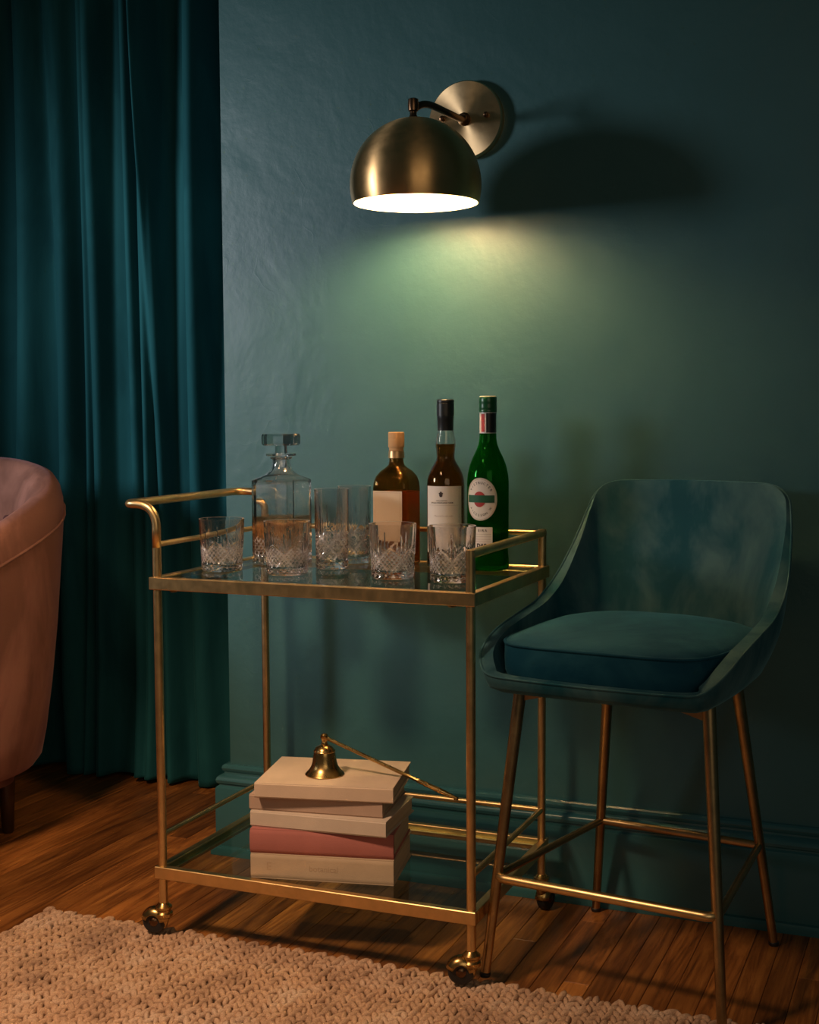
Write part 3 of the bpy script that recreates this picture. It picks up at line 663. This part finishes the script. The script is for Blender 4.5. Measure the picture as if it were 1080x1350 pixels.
tag(keepn('label_print', *join(arc_text('VISTRUCTER', .0250, .0305, 150, 28, 0.0064), arc_text('AICESSON W', .0245, .0300, 208, 330, 0.0058, True)), INK, b3, smooth=False), kind='stuff')
label_patch('lower_label', .0389, -.0330, .0130, .040, .0830, PAPER, b3, .0012)
tag(keepn('label_print', *join(flat_to_cyl(text_geo('EIRA', .0066, .0001, 1.4), .0404, -.0060, .0765), flat_to_cyl(text_geo('DAS', .0100, .0006, 1.0), .0404, -.0080, .0480)), INK, b3, smooth=False), kind='stuff')
fl = []
for z in (.0695, .0650, .0600, .0560): fl.append(([on_cyl(.0404, -.020 + .030 * i / 12, z + dz) for dz in (0, .0005) for i in range(13)], [(i, i + 1, 14 + i, 13 + i) for i in range(12)]))
tag(keepn('label_print', *join(*fl), INK_L, b3, smooth=False), kind='stuff')

# ------------------------------------------------------------------ books
PAGES = pages_mat()
def book(label, x, y, z, ang, L, Dp, T, col, rnd=0.0):
    o = tag(empty('book', (x, y, z), math.radians(ang)), label, 'book', 'stack of cloth books')
    m = cloth_book('book_cloth', col); bt = 0.0026
    part('cover', join(box((0, 0.002, 0), (L, Dp, bt), 0.0009, 2), box((0, 0.002, T - bt), (L, Dp, T), 0.0009, 2)), m, o, sharp=40)
    n = 10; ring = []                                                       # spine: curved shell
    for k in range(n + 1):
        t = k / n; ring.append((0.0035 - rnd * math.sin(PI * t) - 0.0030 * min(1, math.sin(PI * t) * 4), T * t))
    ring2 = [(0.008, T - 0.0004), (0.008, 0.0004)]
    prof = ring + ring2
    part('spine', loft([[(xx, a, b) for a, b in prof] for xx in (0, 0.0008, L - 0.0008, L)]), m, o, sharp=45)
    part('pages', box((0.003, 0.008, bt - 0.0001), (L - 0.003, Dp - 0.004, T - bt + 0.0001)), PAGES, o, smooth=False)
    return o
bz = [ZG - 0.0418 + 0.0] * 0
z0 = ZL - 0.0019
T1, T2, T3, T4, T5 = 0.0462, 0.0445, 0.0290, 0.0286, 0.0278
bb1 = book('taupe cloth book with faint spine lettering at the bottom of the stack', 0.1929, 0.0165, z0, 11.7, 0.262, 0.176, T1, (0.50, 0.385, 0.27))
book('dusty rose cloth book, second from the bottom of the stack', 0.1925, 0.0165, z0 + T1, 12.6, 0.262, 0.174, T2, (0.42, 0.155, 0.135), 0.003)
book('pale grey-beige cloth book lying in the middle of the stack', 0.1866, 0.0285, z0 + T1 + T2, 5.3, 0.257, 0.170, T3, (0.60, 0.50, 0.41))
book('pinkish-brown cloth book just under the top book of the stack', 0.1825, 0.0331, z0 + T1 + T2 + T3, 8.3, 0.249, 0.172, T4, (0.47, 0.335, 0.26))
book('light beige cloth book on top of the stack, under the brass bell', 0.2037, 0.0143, z0 + T1 + T2 + T3 + T4, 12.5, 0.252, 0.186, T5, (0.66, 0.51, 0.385))
ztop = z0 + T1 + T2 + T3 + T4 + T5
sp = []
for txt, cx_, s in (('E', 0.034, 0.020), ('botanical', 0.135, 0.0150)):
    g = text_geo(txt, s, 0.0); sp.append(([(p[0] + cx_, 0.0004 - 0.00015, p[1] + T1 * 0.5) for p in g[0]], g[1]))
tag(keepn('spine_lettering', *join(*sp), simple('worn_spine_foil', (0.40, 0.29, 0.19), 0.85), bb1, smooth=False), kind='stuff')

# candle snuffer (bell on a long handle)
sn = tag(empty('candle_snuffer', (0.297, 0.110, ztop)), 'small brass bell-shaped candle snuffer with a long thin handle, on top of the books', 'candle snuffer')
part('bell', lathe([(.0335, .0012), (.0352, .0004), (.0358, .0020), (.0340, .0042), (.0290, .0090), (.0245, .0160), (.0222, .0240), (.0205, .0350), (.0190, .0440), (.0160, .0500), (.0100, .0540), (.0060, .0555), (.0060, .0565), (.0001, .0566), ], 48, False, True), BRASS_D, sn, sharp=50)
part('bell_ring', lathe([(.0192, .0425), (.0200, .0438), (.0192, .0450)], 40, False, False), BRASS_D, sn)
part('hinge_knob', lathe([(.0055, .0560), (.0058, .0580), (.0045, .0610), (.0052, .0640), (.0072, .0680), (.0068, .0725), (.0040, .0755), (.0005, .0762)], 24), BRASS_D, sn)
h0 = Vector((0, 0, 0.069)); hd = (Vector((0.4474 - 0.297, 0.1398 - 0.110, ztop + 0.0052 - (ztop + 0.069))))
def hpt(t): return h0 + hd * t
hr = [(0.0, .0036), (0.03, .0040), (0.06, .0033), (0.9, .0034), (1.12, .0034), (1.13, .0046), (1.15, .0036), (1.17, .0046), (1.19, .0038), (1.22, .0050), (1.26, .0042), (1.40, .0050), (1.50, .0040), (1.555, .0030), (1.58, .0042), (1.60, .0030), (1.61, .0008)]
part('handle', tube([hpt(t) for t, r in hr], [r for t, r in hr], 16), BRASS_D, sn, sharp=60)

# ------------------------------------------------------------------ stool
SC = Vector((0.859, 0.227, 0)); STH = -0.133
stool = tag(empty('counter_stool', SC, STH), 'dark teal velvet counter stool with bucket back and slim brass legs', 'stool')
FR = [(0.193, -0.246, 0.560), (0.209, -0.215, 0.580), (0.217, -0.150, 0.603), (0.219, -0.060, 0.619), (0.218, 0.030, 0.636), (0.214, 0.110, 0.676), (0.204, 0.170, 0.735), (0.194, 0.207, 0.790), (0.183, 0.226, 0.822), (0.152, 0.238, 0.841), (0.085, 0.245, 0.8445), (0, 0.250, 0.8450)]
rim_r = spline([(0, -0.262, 0.545), (0.120, -0.260, 0.546), (0.172, -0.258, 0.549)] + FR, 6)
rim = rim_r + [Vector((-p.x, p.y, p.z)) for p in rim_r[::-1][1:-1]]
FB = [(0.182, -0.236, 0.527), (0.189, -0.215, 0.528), (0.193, -0.150, 0.530), (0.193, -0.060, 0.531), (0.188, 0.030, 0.531), (0.178, 0.100, 0.531), (0.166, 0.150, 0.531), (0.150, 0.178, 0.531), (0.120, 0.190, 0.531), (0.090, 0.195, 0.531), (0.05, 0.198, 0.531), (0, 0.200, 0.531)]
bot_r = spline([(0, -0.256, 0.527), (0.110, -0.254, 0.527), (0.170, -0.250, 0.527)] + FB, 6)
bot = bot_r + [Vector((-p.x, p.y, p.z)) for p in bot_r[::-1][1:-1]]
N = len(rim); rows = []
for k in range(13):
    t = k / 12; row = []
    for a, b in zip(rim, bot):
        p = b.lerp(a, t)
        h = a.z - b.z; bulge = 0.010 * math.sin(PI * t) * min(1, h / 0.12)
        c = Vector((p.x, p.y, 0)); l = max(c.length, 1e-4); p = p + Vector((p.x / l, p.y / l, 0)) * bulge
        row.append(p)
    rows.append(row)
under = []
for s, z in ((0.93, 0.518), (0.80, 0.5145), (0.45, 0.514), (0.05, 0.514)):
    under.append([Vector((b.x * s, -0.02 + (b.y + 0.02) * s, z)) for b in bot])
allr = [[tuple(p) for p in r] for r in under[::-1] + rows]
V, F = loft(allr, True, True, False)
shell = part('shell', (V, F), STOOL, stool, sharp=0)
vg = shell.vertex_groups.new(name='thick')
for v in shell.data.vertices:
    vg.add([v.index], 1.0 - 0.60 * max(0, min(1, (v.co.z - 0.66) / 0.12)), 'REPLACE')
m = shell.modifiers.new('t', 'SOLIDIFY'); m.thickness = 0.022; m.offset = -1; m.use_rim = True; m.vertex_group = 'thick'
m = shell.modifiers.new('b', 'BEVEL'); m.width = 0.009; m.segments = 4; m.limit_method = 'ANGLE'; m.angle_limit = math.radians(40)
# welt on the outer rim
part('welt', tube([p + Vector((0, 0, 0.0005)) for p in rim], 0.0020, 8, closed=True), STOOL, stool, sharp=0)
def cush(s, z):      # cushion outline: wide rounded front, round back
    out = []
    for k in range(72):
        a = 2 * PI * k / 72; ca, sa = math.cos(a), math.sin(a)
        n_ = 6.5 if sa < 0 else 2.9
        rx = 0.190 if sa < 0 else 0.192; ry = 0.222 if sa < 0 else 0.165
        r = (abs(ca) ** n_ + abs(sa) ** n_) ** (-1 / n_)
        x = rx * r * ca * s; y = ry * r * sa * s - 0.018
        if y < 0: x *= 1 - 0.07 * min(1, (-y / 0.24)) ** 2
        out.append((x, y, z))
    return out
rings = [cush(0.90, 0.536), cush(0.975, 0.539), cush(1.0, 0.549), cush(1.006, 0.568), cush(1.004, 0.592), cush(0.992, 0.600)]
top = []
for k in range(1, 9):
    s = 0.985 * (1 - k / 8.3); top.append(cush(s, 0.602 + 0.024 * (1 - s ** 2.4)))
rings += top
part('seat_cushion', loft(rings), STOOL_S, stool, sharp=0)
part('piping', tube([Vector(p) for p in cush(1.003, 0.5975)], 0.0028, 8, closed=True), STOOL_S, stool, sharp=0)
FEET = {}
def legpt(sx, sy, t):
    k2 = 1 - sy * (0.086 + (0.154 - 0.086) * t); w = (0.191 + (0.143 - 0.191) * t) * k2; d = 0.211 + (0.148 - 0.211) * t; return Vector((sx * w, sy * d - 0.013 * t, 0.491 * t))
for sx in (-1, 1):
    for sy in (-1, 1):
        z0_ = 0.0165 if (sx == -1 and sy == -1) else 0.0   # rests on the rug's edge
        a = legpt(sx, sy, 0); b = legpt(sx, sy, 1.055)
        a = a.lerp(b, ((0.0190 if sy == -1 else 0.0) + 0.003) / b.z); 
        L = part('leg', tube([a.lerp(b, q) for q in (0, 0.02, 0.5, 1)], [0.0075, 0.0080, 0.0094, 0.0110], 20), BRASS_S, stool, sharp=60)
        part('foot_cap', move(lathe([(0.0085, 0.0), (0.0095, 0.002), (0.0095, 0.006), (0.006, 0.010)], 18), (a.x, a.y, a.z - 0.003)), RUBBER, L)
        br = loft([[(b.x - sx * 0.004, b.y - sy * 0.002 + d, 0.5135), (b.x - sx * 0.075, b.y - sy * 0.002 + d, 0.5135), (b.x - sx * 0.070, b.y - sy * 0.002 + d, 0.508), (b.x + sx * 0.001, b.y - sy * 0.002 + d, 0.489)] for d in (-0.007, 0.007)])
        part('bracket', br, BRASS_S, stool, smooth=False)
tz = 0.192 / 0.491
c = {(sx, sy): legpt(sx, sy, tz) for sx in (-1, 1) for sy in (-1, 1)}
fb = c[(-1, -1)]; fc = c[(1, -1)]
part('footrest', tube(fillet([fb + Vector((0.004, 0.0, 0)), fb + Vector((0.012, -0.010, 0)), fc + Vector((-0.012, -0.010, 0)), fc + Vector((-0.004, 0.0, 0))], [0.009, 0.009], 6), 0.0080, 18), BRASS, stool, sharp=50)
part('stretcher', tube([c[(-1, 1)], c[(1, 1)]], 0.0072, 16), BRASS_S, stool, sharp=50)
part('stretcher', tube([c[(-1, -1)], c[(-1, 1)]], 0.0066, 16), BRASS_S, stool, sharp=50)
part('stretcher', tube([c[(1, -1)], c[(1, 1)]], 0.0066, 16), BRASS_S, stool, sharp=50)

# ------------------------------------------------------------------ armchair
ach = tag(empty('velvet_armchair', (-0.905, 0.27, 0), math.radians(-8)), 'mauve velvet tub armchair with buttoned inside back, by the teal curtain', 'armchair')
NU = 56; rings = []; seam = []
for i in range(NU + 1):
    u = i / NU; a = math.radians(-58 + (180 + 116) * u)             # right arm front round the back to left arm front
    s = abs(a - PI / 2) / math.radians(148)
    zt = 0.872 - 0.045 * min(1, s / 0.33) ** 2 - 0.185 * max(0, min(1, (s - 0.28) / 0.55)) ** 1.15
    n_ = 2.6; ca, sa = math.cos(a), math.sin(a); q = (abs(ca) ** n_ + abs(sa) ** n_) ** (-1 / n_)
    ax, ay = 0.385, 0.385
    def pt(f, z): return (ax * q * ca * f, ay * q * sa * f, z)
    prof = [(0.76, 0.172), (0.81, 0.168), (0.850, 0.190), (0.880, 0.25), (0.918, 0.36), (0.955, 0.50), (0.990, zt - 0.14), (1.0, zt - 0.085), (1.0, zt - 0.055), (0.985, zt - 0.025), (0.955, zt - 0.006), (0.915, zt), (0.86, zt - 0.008), (0.81, zt - 0.030), (0.775, zt - 0.075), (0.76, zt - 0.14), (0.74, 0.44), (0.72, 0.36), (0.72, 0.16)]
    rings.append([pt(f, z) for f, z in prof]); seam.append(Vector(pt(1.004, zt - 0.075)))
part('tub_back', loft(rings), MAUVE, ach, sharp=60)
part('piping', tube(seam, 0.0035, 8), MAUVE, ach, sharp=0)
part('seat_base', loft([rrect(0.26, 0.27, 0.10, z, 8, 0, -0.06) for z in (0.135, 0.14, 0.30, 0.33)]), MAUVE, ach, sharp=40)
sr = []
for z, s in ((0.335, 0.96), (0.345, 1.0), (0.42, 1.0), (0.445, 0.97), (0.458, 0.88), (0.464, 0.5)): sr.append(rrect(0.272 * s, 0.285 * s, 0.11 * s, z, 8, 0, -0.085))
part('seat_cushion', loft(sr), MAUVE, ach, sharp=0)
for r_, z in ((0, 0.73), (1, 0.62)):
    for k in range(5 - r_):
        a = math.radians(90 + (k - (4 - r_) / 2) * 26); n_ = 2.6; q = (abs(math.cos(a)) ** n_ + abs(math.sin(a)) ** n_) ** (-1 / n_); f = 0.385 * q * 0.757
        part('button', move(lathe([(.013, -.004), (.013, .002), (.009, .007), (.001, .008)], 16), (f * math.cos(a), f * math.sin(a), z)), simple('button_dark', (.10, .03, .028), .8), ach)
for sx in (-1, 1):
    for sy, yy in ((-1, -0.25), (1, 0.23)):
        part('leg', move(lathe([(.011, 0), (.014, .004), (.021, .175), (.001, .176)], 20), (sx * 0.19, yy * 0.85, 0)), simple('walnut_leg', (.05, .022, .010), .4), ach)
